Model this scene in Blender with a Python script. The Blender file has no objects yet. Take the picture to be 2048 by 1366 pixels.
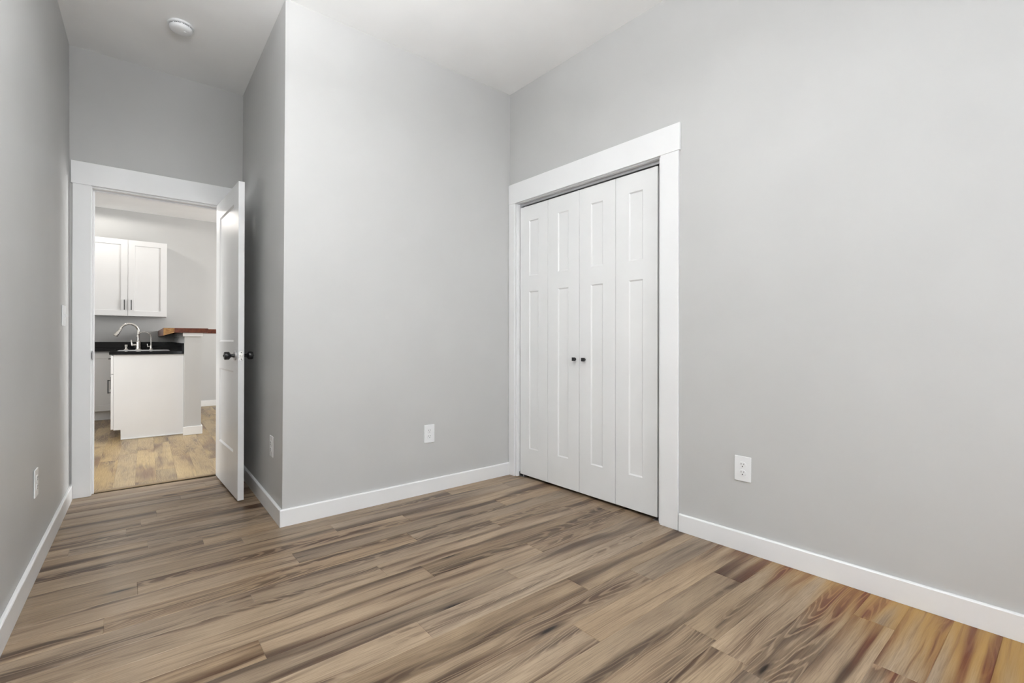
import bpy, bmesh, math, random
from mathutils import Vector, Matrix

random.seed(7)
scn = bpy.context.scene
COL = scn.collection

# ------------------------------------------------------------------ camera
cam_d = bpy.data.cameras.new('camera')
cam = bpy.data.objects.new('camera', cam_d)
COL.objects.link(cam)
cam_d.sensor_width = 36.0
cam_d.lens = 945.0 / 2048.0 * 36.0
cam_d.shift_y = -3.0 / 2048.0
cam_d.clip_start = 0.02
_a, _r = math.radians(39.47), math.radians(0.2)
_f = Vector((math.sin(_a), math.cos(_a), 0))
_x = Vector((math.cos(_a), -math.sin(_a), 0))
_u = Vector((0, 0, 1))
_x2 = _x * math.cos(_r) + _u * math.sin(_r)
_u2 = -_x * math.sin(_r) + _u * math.cos(_r)
cam.matrix_world = Matrix(((_x2.x, _u2.x, -_f.x, 0.0), (_x2.y, _u2.y, -_f.y, 0.0),
                           (_x2.z, _u2.z, -_f.z, 1.05), (0, 0, 0, 1)))
scn.camera = cam

# ------------------------------------------------------------------ light
scn.view_settings.view_transform = 'Standard'
scn.view_settings.look = 'None'
scn.view_settings.gamma = 1.0
scn.view_settings.use_curve_mapping = False
scn.view_settings.exposure = 0.74

world = bpy.data.worlds.new('world')
scn.world = world
world.use_nodes = True
world.node_tree.nodes['Background'].inputs['Color'].default_value = (0.86, 0.93, 1.0, 1)
world.node_tree.nodes['Background'].inputs['Strength'].default_value = 1.2


def area(name, loc, target, sx, sy, power, color=(1, 1, 1), spread=180):
    d = bpy.data.lights.new(name, 'AREA')
    d.shape = 'RECTANGLE'
    d.size, d.size_y = sx, sy
    d.energy = power
    d.color = color
    d.spread = math.radians(spread)
    o = bpy.data.objects.new(name, d)
    COL.objects.link(o)
    o.location = loc
    o.rotation_euler = (Vector(target) - Vector(loc)).to_track_quat('-Z', 'Z').to_euler()
    return o


# daylight just outside each window; all but the rear one are added fill
area('daylight_rear', (1.30, -1.78, 1.50), (1.30, 2.0, 1.50), 1.5, 1.75, 21, (0.955, 0.98, 1.0))
area('fill_side', (2.80, -0.82, 1.50), (0.0, -0.70, 1.50), 1.10, 1.75, 100, (0.955, 0.98, 1.0))
area('fill_kitchen', (4.25, 6.05, 1.55), (0.0, 6.15, 1.35), 2.80, 1.5, 205, (1.0, 0.99, 0.97))
area('fill_kitchen_left', (-1.97, 5.25, 1.55), (0.5, 5.6, 1.2), 1.1, 1.4, 46, (1.0, 0.99, 0.97))
# lamp of the added bedroom bowl light, above the camera's view
_d = bpy.data.lights.new('added_bedroom_lamp', 'POINT')
_d.energy = 4
_d.shadow_soft_size = 0.13
_d.color = (0.97, 0.985, 1.0)
_o = bpy.data.objects.new('added_bedroom_lamp', _d)
COL.objects.link(_o)
_o.location = (0.16, 1.34, 2.24)
# uplight added in the open bowl to brighten the ceiling and alcove
_o = area('added_bowl_uplight', (0.16, 1.34, 2.370), (0.16, 1.34, 2.97), 0.24, 0.24, 39, (0.97, 0.985, 1.0))
# lamp of the kitchen's flush ceiling light
_d = bpy.data.lights.new('kitchen_ceiling_lamp', 'SPOT')
_d.spot_size = math.radians(176)
_d.spot_blend = 0.03
_d.energy = 12
_d.shadow_soft_size = 0.06
_d.color = (1.0, 0.965, 0.91)
_o = bpy.data.objects.new('kitchen_ceiling_lamp', _d)
COL.objects.link(_o)
_o.location = (-0.37, 7.90, 2.80)


# ------------------------------------------------------------------ materials
def new_mat(name):
    m = bpy.data.materials.new(name)
    m.use_nodes = True
    return m, m.node_tree, m.node_tree.nodes['Principled BSDF']


def N(nt, t, **kw):
    n = nt.nodes.new(t)
    for k, v in kw.items():
        setattr(n, k, v)
    return n


def MATH(nt, op, a, b=None, c=None, clamp=False):
    n = nt.nodes.new('ShaderNodeMath')
    n.operation = op
    n.use_clamp = clamp
    for i, v in enumerate((a, b, c)):
        if v is None:
            continue
        if isinstance(v, (int, float)):
            n.inputs[i].default_value = v
        else:
            nt.links.new(v, n.inputs[i])
    return n.outputs[0]


def MAP(nt, v, a, b, c=0.0, d=1.0, smooth=True):
    n = nt.nodes.new('ShaderNodeMapRange')
    if smooth:
        n.interpolation_type = 'SMOOTHSTEP'
    nt.links.new(v, n.inputs[0])
    for i, q in enumerate((a, b, c, d)):
        n.inputs[1 + i].default_value = q
    return n.outputs[0]


def MIX(nt, fac, a, b, mode='MIX'):
    n = nt.nodes.new('ShaderNodeMix')
    n.data_type = 'RGBA'
    n.blend_type = mode
    if isinstance(fac, (int, float)):
        n.inputs[0].default_value = fac
    else:
        nt.links.new(fac, n.inputs[0])
    for i, v in ((6, a), (7, b)):
        if isinstance(v, tuple):
            n.inputs[i].default_value = (*v, 1)
        else:
            nt.links.new(v, n.inputs[i])
    return n.outputs[2]


def NOISE(nt, vec, scale, detail=2.0, rough=0.5, dist=0.0):
    n = nt.nodes.new('ShaderNodeTexNoise')
    nt.links.new(vec, n.inputs['Vector'])
    n.inputs['Scale'].default_value = scale
    n.inputs['Detail'].default_value = detail
    n.inputs['Roughness'].default_value = rough
    n.inputs['Distortion'].default_value = dist
    return n.outputs[0]


def SCALE(nt, vec, s, off=(0, 0, 0)):
    n = nt.nodes.new('ShaderNodeMapping')
    nt.links.new(vec, n.inputs[0])
    n.inputs['Scale'].default_value = s
    n.inputs['Location'].default_value = off
    return n.outputs[0]


def paint(name, col, rough, spec=0.4, bump=0.0, scale=220.0):
    m, nt, b = new_mat(name)
    tc = N(nt, 'ShaderNodeTexCoord').outputs['Object']
    n = NOISE(nt, tc, 3.0, 3.0)
    f = MAP(nt, n, 0.3, 0.7, 0.0, 1.0)
    c = MIX(nt, f, tuple(x * 0.985 for x in col), tuple(min(1, x * 1.012) for x in col))
    nt.links.new(c, b.inputs['Base Color'])
    b.inputs['Roughness'].default_value = rough
    b.inputs['Specular IOR Level'].default_value = spec
    if bump:
        g = NOISE(nt, tc, scale, 3.0, 0.6)
        bp = N(nt, 'ShaderNodeBump')
        bp.inputs['Strength'].default_value = bump
        bp.inputs['Distance'].default_value = 0.002
        nt.links.new(g, bp.inputs['Height'])
        nt.links.new(bp.outputs[0], b.inputs['Normal'])
    return m


def metal(name, col, rough, metallic=1.0):
    m, nt, b = new_mat(name)
    tc = N(nt, 'ShaderNodeTexCoord').outputs['Object']
    n = NOISE(nt, SCALE(nt, tc, (60, 60, 400)), 1.0, 2.0)
    nt.links.new(MAP(nt, n, 0.2, 0.8, rough * 0.8, rough * 1.25), b.inputs['Roughness'])
    b.inputs['Base Color'].default_value = (*col, 1)
    b.inputs['Metallic'].default_value = metallic
    return m


M = {}
M['wall'] = paint('grey_wall_paint', (0.55, 0.55, 0.544), 0.45, 0.35, 0.05)
M['ceiling'] = paint('white_ceiling_paint', (0.92, 0.92, 0.915), 0.8, 0.2, 0.05)
M['trim'] = paint('white_trim_paint', (0.85, 0.855, 0.86), 0.30, 0.5)
M['door'] = paint('white_door_paint', (0.82, 0.825, 0.825), 0.34, 0.4)
M['cabinet'] = paint('white_cabinet_paint', (0.82, 0.82, 0.82), 0.35, 0.5)
M['plastic'] = paint('white_plastic', (0.84, 0.85, 0.86), 0.30, 0.5)
M['slot'] = paint('dark_socket_slot', (0.05, 0.05, 0.05), 0.6, 0.2)
M['black'] = paint('black_metal', (0.012, 0.012, 0.013), 0.28, 0.5)
M['track'] = metal('pale_metal_track', (0.62, 0.62, 0.64), 0.4)
M['nickel'] = metal('brushed_nickel', (0.72, 0.70, 0.66), 0.28)
M['steel'] = metal('satin_steel', (0.55, 0.55, 0.56), 0.35)
M['dark'] = paint('closet_interior_paint', (0.35, 0.35, 0.34), 0.8, 0.2)

# black granite
m, nt, b = new_mat('black_granite')
tc = N(nt, 'ShaderNodeTexCoord').outputs['Object']
v = N(nt, 'ShaderNodeTexVoronoi')
v.inputs['Scale'].default_value = 240
nt.links.new(tc, v.inputs['Vector'])
sp = MAP(nt, v.outputs['Distance'], 0.05, 0.22, 1.0, 0.0)
big = MAP(nt, NOISE(nt, tc, 40, 3.0), 0.55, 0.75, 0.0, 1.0)
nt.links.new(MIX(nt, MATH(nt, 'MULTIPLY', sp, big), (0.004, 0.004, 0.005), (0.05, 0.05, 0.055)), b.inputs['Base Color'])
b.inputs['Roughness'].default_value = 0.06
b.inputs['Specular IOR Level'].default_value = 0.28
M['granite'] = m

# stained bar top
m, nt, b = new_mat('red_brown_stained_wood')
tc = N(nt, 'ShaderNodeTexCoord').outputs['Object']
n1 = NOISE(nt, SCALE(nt, tc, (28, 2.5, 28)), 1.0, 4.0, 0.6, 0.4)
n2 = NOISE(nt, SCALE(nt, tc, (140, 8, 140)), 1.0, 3.0, 0.6)
c = MIX(nt, MAP(nt, n1, 0.3, 0.7), (0.075, 0.013, 0.005), (0.17, 0.042, 0.013))
c = MIX(nt, MAP(nt, n2, 0.4, 0.8, 0, 0.5), c, (0.07, 0.015, 0.006))
nt.links.new(c, b.inputs['Base Color'])
b.inputs['Roughness'].default_value = 0.3
M['barwood'] = m
m, nt, b = new_mat('pale_end_grain')
tc = N(nt, 'ShaderNodeTexCoord').outputs['Object']
n1 = NOISE(nt, SCALE(nt, tc, (40, 40, 60)), 1.0, 4.0, 0.6, 0.6)
nt.links.new(MIX(nt, MAP(nt, n1, 0.3, 0.7), (0.20, 0.08, 0.025), (0.42, 0.24, 0.085)), b.inputs['Base Color'])
b.inputs['Roughness'].default_value = 0.45
M['endgrain'] = m

# window glass: thin pane that lets light through
m, nt, b = new_mat('window_glass')
out = nt.nodes['Material Output']
tr = N(nt, 'ShaderNodeBsdfTransparent')
gl = N(nt, 'ShaderNodeBsdfGlossy')
gl.inputs['Roughness'].default_value = 0.02
fr = N(nt, 'ShaderNodeFresnel')
fr.inputs['IOR'].default_value = 1.35
mx = N(nt, 'ShaderNodeMixShader')
nt.links.new(fr.outputs[0], mx.inputs[0])
nt.links.new(tr.outputs[0], mx.inputs[1])
nt.links.new(gl.outputs[0], mx.inputs[2])
nt.links.new(mx.outputs[0], out.inputs['Surface'])
M['glass'] = m

# lit diffuser of the kitchen lamp and the added bedroom bowl
m, nt, b = new_mat('lit_diffuser')
b.inputs['Base Color'].default_value = (0.9, 0.9, 0.88, 1)
b.inputs['Emission Color'].default_value = (1.0, 0.93, 0.82, 1)
b.inputs['Emission Strength'].default_value = 1.6
M['diffuser'] = m


def wood_floor(name, light, mid, dark, painted_corner_cast, fig=(0.80, 12.0), rng=(0.43, 0.66)):
    """oak-look vinyl planks: UV is in metres (u along the plank), shifted at random per plank"""
    m, nt, b = new_mat(name)
    uv = N(nt, 'ShaderNodeUVMap', uv_map='UVMap').outputs[0]
    at = N(nt, 'ShaderNodeVertexColor', layer_name='plank').outputs[0]
    sep = N(nt, 'ShaderNodeSeparateColor')
    nt.links.new(at, sep.inputs[0])
    r1, r2, r3 = sep.outputs
    # soft broad tone along the plank
    w = NOISE(nt, SCALE(nt, uv, (1.6, 4.0, 1)), 1.0, 2.0)
    wob = N(nt, 'ShaderNodeCombineXYZ')
    nt.links.new(MATH(nt, 'MULTIPLY', MATH(nt, 'SUBTRACT', w, 0.5), 0.06), wob.inputs[1])
    add = N(nt, 'ShaderNodeVectorMath')
    nt.links.new(uv, add.inputs[0])
    nt.links.new(wob.outputs[0], add.inputs[1])
    p = add.outputs[0]
    # dark heart streaks, soft edged, running lengthways
    s1 = NOISE(nt, SCALE(nt, p, (*fig, 1)), 1.0, 2.0, 0.5, 0.15)
    s2 = NOISE(nt, SCALE(nt, p, (1.3, 60.0, 1), (7, 3, 0)), 1.0, 3.0, 0.6, 0.1)
    streak = MATH(nt, 'ADD', MAP(nt, s1, *rng), MAP(nt, s2, 0.50, 0.76, 0, 0.50), clamp=True)
    # cathedral figure: contour lines of a stretched noise, only where a mask allows
    cn = NOISE(nt, SCALE(nt, p, (1.15, 11.0, 1), (3, 11, 0)), 1.0, 1.0, 0.4)
    fine = NOISE(nt, SCALE(nt, uv, (5.0, 60.0, 1)), 1.0, 2.0)
    ph = MATH(nt, 'ADD', MATH(nt, 'MULTIPLY', cn, 105.0), MATH(nt, 'MULTIPLY', fine, 4.5))
    ring = MAP(nt, MATH(nt, 'SINE', ph), 0.15, 1.0)
    cmask = MATH(nt, 'MULTIPLY', MAP(nt, s1, 0.40, 0.56), MAP(nt, r2, 0.15, 0.45))
    hue = NOISE(nt, SCALE(nt, uv, (2.2, 9.0, 1), (5, 1, 0)), 1.0, 2.0)
    dk = MIX(nt, MAP(nt, hue, 0.35, 0.65), dark, (dark[0] * 1.25, dark[1] * 1.0, dark[2] * 0.8))
    # fine pores
    po = NOISE(nt, SCALE(nt, uv, (7.0, 260.0, 1)), 1.0, 3.0, 0.7)
    pore = MAP(nt, po, 0.40, 0.66)
    c = MIX(nt, MAP(nt, w, 0.35, 0.65), mid, light)
    c = MIX(nt, MATH(nt, 'MULTIPLY', streak, MAP(nt, r1, 0.0, 1.0, 0.85, 1.0, False)), c, dk)
    c = MIX(nt, MATH(nt, 'MULTIPLY', MATH(nt, 'MULTIPLY', ring, cmask), 0.60), c, light)
    c = MIX(nt, MATH(nt, 'MULTIPLY', pore, 0.34), c, dark)
    # knots: a few dark eyes, stretched along the grain
    vo = N(nt, 'ShaderNodeTexVoronoi')
    vo.inputs['Randomness'].default_value = 1.0
    vo.inputs['Scale'].default_value = 1.0
    nt.links.new(SCALE(nt, p, (1.5, 7.5, 1), (1, 5, 0)), vo.inputs['Vector'])
    kd = vo.outputs['Distance']
    sepk = N(nt, 'ShaderNodeSeparateColor')
    nt.links.new(vo.outputs['Color'], sepk.inputs[0])
    on = MAP(nt, sepk.outputs[0], 0.55, 0.58, 0, 1, False)
    halo = MATH(nt, 'MULTIPLY', MAP(nt, kd, 0.03, 0.20, 1.0, 0.0), on)
    core = MATH(nt, 'MULTIPLY', MAP(nt, kd, 0.035, 0.085, 1.0, 0.0), on)
    c = MIX(nt, MATH(nt, 'MULTIPLY', halo, 0.75), c, tuple(x * 0.75 for x in dark))
    c = MIX(nt, core, c, tuple(x * 0.25 for x in dark))
    # plank to plank tone
    hsv = N(nt, 'ShaderNodeHueSaturation')
    nt.links.new(c, hsv.inputs['Color'])
    nt.links.new(MAP(nt, r3, 0, 1, 0.83, 1.11, False), hsv.inputs['Value'])
    nt.links.new(MAP(nt, r1, 0, 1, 0.92, 1.10, False), hsv.inputs['Saturation'])
    c = hsv.outputs[0]
    if painted_corner_cast:
        # warm cast of the dim right front corner, painted into the boards' colour
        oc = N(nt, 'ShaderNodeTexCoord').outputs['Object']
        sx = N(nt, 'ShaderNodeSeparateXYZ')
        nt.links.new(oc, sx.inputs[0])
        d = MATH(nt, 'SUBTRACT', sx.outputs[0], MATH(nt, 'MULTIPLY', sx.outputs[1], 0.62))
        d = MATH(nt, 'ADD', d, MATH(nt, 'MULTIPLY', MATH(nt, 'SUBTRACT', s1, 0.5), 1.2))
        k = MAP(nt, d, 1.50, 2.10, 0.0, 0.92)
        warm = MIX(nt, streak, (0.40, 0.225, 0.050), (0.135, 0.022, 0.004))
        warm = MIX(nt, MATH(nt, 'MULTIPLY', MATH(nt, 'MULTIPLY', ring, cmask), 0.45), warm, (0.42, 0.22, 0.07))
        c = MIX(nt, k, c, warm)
    nt.links.new(c, b.inputs['Base Color'])
    nt.links.new(MAP(nt, po, 0.3, 0.7, 0.28, 0.40), b.inputs['Roughness'])
    b.inputs['Specular IOR Level'].default_value = 0.34
    bp = N(nt, 'ShaderNodeBump')
    bp.inputs['Strength'].default_value = 0.10
    bp.inputs['Distance'].default_value = 0.0006
    nt.links.new(MATH(nt, 'SUBTRACT', 1.0, pore), bp.inputs['Height'])
    nt.links.new(bp.outputs[0], b.inputs['Normal'])
    return m


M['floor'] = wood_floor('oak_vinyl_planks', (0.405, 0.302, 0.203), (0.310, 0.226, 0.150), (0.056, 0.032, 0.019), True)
M['floor_kitchen'] = wood_floor('oak_vinyl_planks_kitchen', (0.47, 0.350, 0.180), (0.40, 0.290, 0.150), (0.140, 0.100, 0.074), False, (1.7, 6.5), (0.40, 0.70))


# ------------------------------------------------------------------ mesh helpers
def link(name, bm, mat, parent=None, loc=None, rotz=0.0, smooth=False):
    me = bpy.data.meshes.new(name)
    bmesh.ops.recalc_face_normals(bm, faces=bm.faces)
    bm.to_mesh(me)
    bm.free()
    for mt in (mat if isinstance(mat, list) else [mat]):
        me.materials.append(mt)
    if smooth:
        me.set_sharp_from_angle(angle=math.radians(35)) if hasattr(me, 'set_sharp_from_angle') else None
        for p in me.polygons:
            p.use_smooth = True
        if hasattr(me, 'set_sharp_from_angle'):
            me.set_sharp_from_angle(angle=math.radians(35))
    o = bpy.data.objects.new(name, me)
    COL.objects.link(o)
    if parent is not None:
        o.parent = parent
    if loc is not None:
        o.location = loc
    if rotz:
        o.rotation_euler = (0, 0, rotz)
    return o


def empty(name, loc=(0, 0, 0), rotz=0.0, parent=None):
    o = bpy.data.objects.new(name, None)
    COL.objects.link(o)
    o.empty_display_size = 0.05
    o.location = loc
    o.rotation_euler = (0, 0, rotz)
    if parent is not None:
        o.parent = parent
    return o


def tag(o, label=None, cat=None, group=None, kind=None):
    if label:
        o['label'] = label
    if cat:
        o['category'] = cat
    if group:
        o['group'] = group
    if kind:
        o['kind'] = kind
    return o


def structure(o, label=None, cat=None):
    return tag(o, label, cat, kind='structure')


def loft(bm, bot, top, mi=0):
    """closed solid between two polygons with the same number of corners"""
    n = len(bot)
    vb = [bm.verts.new(p) for p in bot]
    vt = [bm.verts.new(p) for p in top]
    fs = [bm.faces.new(vb[::-1]), bm.faces.new(vt)]
    for i in range(n):
        j = (i + 1) % n
        fs.append(bm.faces.new((vb[i], vb[j], vt[j], vt[i])))
    for f in fs:
        f.material_index = mi
    return fs


def box(bm, x0, x1, y0, y1, z0, z1, bev=0.0, seg=2, fn=None, mi=0):
    pts = [(x0, y0), (x1, y0), (x1, y1), (x0, y1)]
    b2 = bmesh.new() if (bev or fn) else bm
    fs = loft(b2, [(x, y, z0) for x, y in pts], [(x, y, z1) for x, y in pts], mi)
    if b2 is bm:
        return
    if bev:
        bmesh.ops.bevel(b2, geom=list(b2.edges), offset=bev, segments=seg, profile=0.5, affect='EDGES')
    for f in b2.faces:
        f.material_index = mi
    merge(bm, b2, fn)


def merge(bm, b2, fn=None):
    mp = {}
    for v in b2.verts:
        co = fn(v.co) if fn else v.co
        mp[v] = bm.verts.new(co)
    for f in b2.faces:
        try:
            g = bm.faces.new([mp[v] for v in f.verts])
            g.material_index = f.material_index
            g.smooth = f.smooth
        except ValueError:
            pass
    b2.free()


def lathe(bm, prof, axis='Z', n=32, org=(0, 0, 0), mi=0):
    """prof: list of (radius, height) along the axis"""
    o = Vector(org)
    rings = []
    for r, h in prof:
        ring = []
        for i in range(n):
            a = 2 * math.pi * i / n
            c, s = r * math.cos(a), r * math.sin(a)
            p = {'Z': (c, s, h), 'X': (h, c, s), 'Y': (s, h, c)}[axis]
            ring.append(bm.verts.new(o + Vector(p)))
        rings.append(ring)
    for a, b_ in zip(rings, rings[1:]):
        for i in range(n):
            j = (i + 1) % n
            bm.faces.new((a[i], a[j], b_[j], b_[i])).material_index = mi
    bm.faces.new(rings[0][::-1]).material_index = mi
    bm.faces.new(rings[-1]).material_index = mi


def tube(bm, pts, rad, n=14):
    pts = [Vector(p) for p in pts]
    rads = rad if isinstance(rad, (list, tuple)) else [rad] * len(pts)
    rings = []
    prev = None
    for i, p in enumerate(pts):
        t = (pts[min(i + 1, len(pts) - 1)] - pts[max(i - 1, 0)]).normalized()
        if prev is None:
            u = t.orthogonal().normalized()
        else:
            u = (prev - t * prev.dot(t)).normalized()
        prev = u
        w = t.cross(u)
        rings.append([bm.verts.new(p + (u * math.cos(2 * math.pi * k / n) + w * math.sin(2 * math.pi * k / n)) * rads[i]) for k in range(n)])
    for a, b_ in zip(rings, rings[1:]):
        for i in range(n):
            j = (i + 1) % n
            bm.faces.new((a[i], a[j], b_[j], b_[i]))
    bm.faces.new(rings[0][::-1])
    bm.faces.new(rings[-1])


def panel_board(bm, w, h, t, panels, depth=0.007, slope=0.009, both=True, fn=None):
    """board in x (width) z (height), y 0..t, with sunk rectangular panels on face y=0 (and y=t)"""
    b2 = bmesh.new()
    us = sorted({0, w, *[q for p in panels for q in p[:2]]})
    vs = sorted({0, h, *[q for p in panels for q in p[2:]]})

    def side(y, sgn, sunk):
        for i in range(len(us) - 1):
            for j in range(len(vs) - 1):
                u0, u1, v0, v1 = us[i], us[i + 1], vs[j], vs[j + 1]
                inside = any(p[0] <= u0 and u1 <= p[1] and p[2] <= v0 and v1 <= p[3] for p in panels)
                if sunk and inside:
                    continue
                b2.faces.new([b2.verts.new((a, y, c)) for a, c in ((u0, v0), (u1, v0), (u1, v1), (u0, v1))])
        if sunk:
            for u0, u1, v0, v1 in panels:
                o = [(u0, v0), (u1, v0), (u1, v1), (u0, v1)]
                s = slope
                q = [(u0 + s, v0 + s), (u1 - s, v0 + s), (u1 - s, v1 - s), (u0 + s, v1 - s)]
                yd = y + sgn * depth
                for k in range(4):
                    l = (k + 1) % 4
                    b2.faces.new([b2.verts.new(c) for c in ((o[k][0], y, o[k][1]), (o[l][0], y, o[l][1]), (q[l][0], yd, q[l][1]), (q[k][0], yd, q[k][1]))])
                b2.faces.new([b2.verts.new((a, yd, c)) for a, c in q])
    side(0.0, 1, True)
    side(t, -1, both)
    for j in range(len(vs) - 1):
        for u in (0, w):
            b2.faces.new([b2.verts.new(c) for c in ((u, 0, vs[j]), (u, t, vs[j]), (u, t, vs[j + 1]), (u, 0, vs[j + 1]))])
    for i in range(len(us) - 1):
        for v_ in (0, h):
            b2.faces.new([b2.verts.new(c) for c in ((us[i], 0, v_), (us[i + 1], 0, v_), (us[i + 1], t, v_), (us[i], t, v_))])
    bmesh.ops.remove_doubles(b2, verts=b2.verts, dist=1e-5)
    bmesh.ops.recalc_face_normals(b2, faces=b2.faces)
    edges = []
    for e in b2.edges:
        if len(e.link_faces) == 2 and e.calc_face_angle(0) > 1.2:
            a, c = e.verts
            if all((abs(v.co.x) < 1e-5 or abs(v.co.x - w) < 1e-5 or abs(v.co.z) < 1e-5 or abs(v.co.z - h) < 1e-5) for v in (a, c)):
                edges.append(e)
    bmesh.ops.bevel(b2, geom=edges, offset=0.0015, segments=2, profile=0.5, affect='EDGES')
    merge(bm, b2, fn)


# ------------------------------------------------------------------ room shell
CZ = 2.97          # ceiling height
TOP = 3.06


def left_x(y, z):  # face of the left wall
    return -0.323 + 0.0299 * (y - 2.277) - 0.011 * z / CZ


def alc_x(y, z):   # face of the alcove side wall
    return 0.691 + 0.0177 * (y - 2.862) + 0.010 * z / CZ


def back_y(x):
    return 2.862 + 0.0036 * (x - 0.69)


def right_x(y, z):
    if y > 1.413:
        x = 2.343 + 0.0254 * (2.867 - y)
    else:
        x = 2.380 + 0.0443 * (1.413 - y)
    return x - 0.010 * z / CZ


REAR = -1.60
# floor of the bedroom, plank by plank
ROWS = {3.868: [.297], 3.614: [.159], 3.106: [.101], 2.979: [.325], 2.852: [.485], 2.725: [.908], 2.598: [.050],
        2.471: [.642], 2.344: [-.051], 2.217: [.408], 2.09: [.912], 1.963: [1.07], 1.836: [.368], 1.709: [1.349],
        1.582: [.846], 1.455: [1.515], 1.328: [1.795], 1.201: [1.287], 1.074: [2.075], .947: [1.608],
        .566: [2.170], .439: [1.893]}
PITCH, PLEN = 0.127, 1.243


def plank(bm, uvl, cl, c0, u0, u1, v0, v1, xf, rnd):
    """one bevelled plank: u along, v across, xf maps (u,v,z) to world"""
    g, d = 0.0014, 0.0012
    o = [(u0, v0), (u1, v0), (u1, v1), (u0, v1)]
    i = [(u0 + g, v0 + g), (u1 - g, v0 + g), (u1 - g, v1 - g), (u0 + g, v1 - g)]
    ou, ov = rnd.random() * 60, rnd.random() * 60
    flip = rnd.choice((-1, 1))
    colr = (rnd.random(), rnd.random(), rnd.random(), 1)
    vo = [bm.verts.new(xf(a, b_, -d)) for a, b_ in o]
    vi = [bm.verts.new(xf(a, b_, 0)) for a, b_ in i]
    faces = [(vi, i)]
    for k in range(4):
        l = (k + 1) % 4
        faces.append(([vo[k], vo[l], vi[l], vi[k]], [o[k], o[l], i[l], i[k]]))
    for vs, uvs in faces:
        f = bm.faces.new(vs)
        for lp, (a, b_) in zip(f.loops, uvs):
            lp[uvl].uv = ((a - u0) * flip + ou, (b_ - v0) + ov)
            lp[cl] = colr


def plank_floor(name, mat, rows, xf, zslab, outline):
    bm = bmesh.new()
    uvl = bm.loops.layers.uv.new('UVMap')
    cl = bm.loops.layers.float_color.new('plank')
    rnd = random.Random(21)
    for v0, v1, joints in rows:
        for a, b_ in zip(joints, joints[1:]):
            plank(bm, uvl, cl, a, a, b_, v0, v1, xf, rnd)
    x0, x1, y0, y1 = outline
    pts = [(x0, y0), (x1, y0), (x1, y1), (x0, y1)]
    loft(bm, [(*xf(*p, 0)[:2], zslab) for p in pts], [(*xf(*p, 0)[:2], -0.0012) for p in pts])
    return link(name, bm, mat)


rows = []
k = -10
rr = random.Random(3)
while True:
    top = 3.106 - PITCH * k
    bot = top - PITCH
    if bot < REAR - 0.1:
        break
    if bot < 4.272:
        key = min(ROWS, key=lambda q: abs(q - top))
        j0 = ROWS[key][0] if abs(key - top) < 0.01 else rr.random() * PLEN
        xs = [j0 + PLEN * n for n in range(-4, 5)]
        js = [-0.62] + [x for x in xs if -0.60 < x < 3.18] + [3.2]
        rows.append((bot, min(top, 4.272), js))
    k += 1
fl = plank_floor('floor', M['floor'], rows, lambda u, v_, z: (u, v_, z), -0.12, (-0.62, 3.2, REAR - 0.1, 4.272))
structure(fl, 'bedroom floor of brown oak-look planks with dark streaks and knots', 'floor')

KT = math.radians(-1.6)
kc, ks = math.cos(KT), math.sin(KT)


def kx(u, v_, z):  # kitchen plank frame: u along (+Y), v across (+X)
    return (v_ * kc - u * ks, 4.30 + v_ * ks + u * kc, z)


rows = []
v0 = 0.069 - 0.125 * 15
edge = [0.46, 0.0, 0.83, 0.25, 0.62]
for i in range(48):
    a = v0 + 0.125 * i
    j0 = -PLEN + (0.37 * i * PLEN) % PLEN
    if i in (14, 15, 16, 17, 18, 19):
        j0 = {14: 1.23, 15: 0.11, 16: 0.43, 17: 0.90, 18: 1.25, 19: 0.60}[i]
    js = [-0.05] + [j0 + PLEN * n for n in range(-3, 6) if -0.03 < j0 + PLEN * n < 4.72] + [4.75]
    rows.append((a, a + 0.125, js))
fk = plank_floor('floor', M['floor_kitchen'], rows, kx, -0.12, (-0.05, 4.75, v0, v0 + 6.0))
structure(fk, 'kitchen floor of honey oak-look planks running away from the doorway', 'floor')

# ceilings
bm = bmesh.new()
gx = [-0.7 + 3.5 * i / 28 for i in range(29)]
gy = [REAR - 0.2 + (4.34 - REAR + 0.2) * i / 48 for i in range(49)]


def ceil_z(x, y):
    c = lambda t: max(0.0, min(1.0, t))
    return 2.965 + 0.020 * c((2.86 - y) / 1.36) * c((x - 0.9) / 1.3)


g0 = [[bm.verts.new((x, y, ceil_z(x, y))) for y in gy] for x in gx]
g1 = [[bm.verts.new((x, y, 3.09)) for y in gy] for x in gx]
for g in (g0, g1):
    for i in range(len(gx) - 1):
        for j in range(len(gy) - 1):
            bm.faces.new((g[i][j], g[i + 1][j], g[i + 1][j + 1], g[i][j + 1]))
for i in range(len(gx) - 1):
    for j in (0, len(gy) - 1):
        bm.faces.new((g0[i][j], g0[i + 1][j], g1[i + 1][j], g1[i][j]))
for j in range(len(gy) - 1):
    for i in (0, len(gx) - 1):
        bm.faces.new((g0[i][j], g0[i][j + 1], g1[i][j + 1], g1[i][j]))
structure(link('ceiling', bm, M['ceiling'], smooth=True), 'white bedroom ceiling above the grey walls', 'ceiling')
bm = bmesh.new()
box(bm, -1.9, 4.3, 4.335, 8.98, 2.885, 3.05)
structure(link('ceiling', bm, M['ceiling']), 'white kitchen ceiling seen through the doorway', 'ceiling')

# bedroom walls
T = 0.12
bm = bmesh.new()
ys = (REAR - T, 4.217)
loft(bm, [(left_x(ys[0], 0), ys[0], 0), (left_x(ys[1], 0), ys[1], 0), (left_x(ys[1], 0) - T, ys[1], 0), (left_x(ys[0], 0) - T, ys[0], 0)],
     [(left_x(ys[0], TOP), ys[0], TOP), (left_x(ys[1], TOP), ys[1], TOP), (left_x(ys[1], 0) - T, ys[1], TOP), (left_x(ys[0], 0) - T, ys[0], TOP)])
structure(link('wall_left', bm, M['wall']), 'grey wall along the left side of the room', 'wall')

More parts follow.
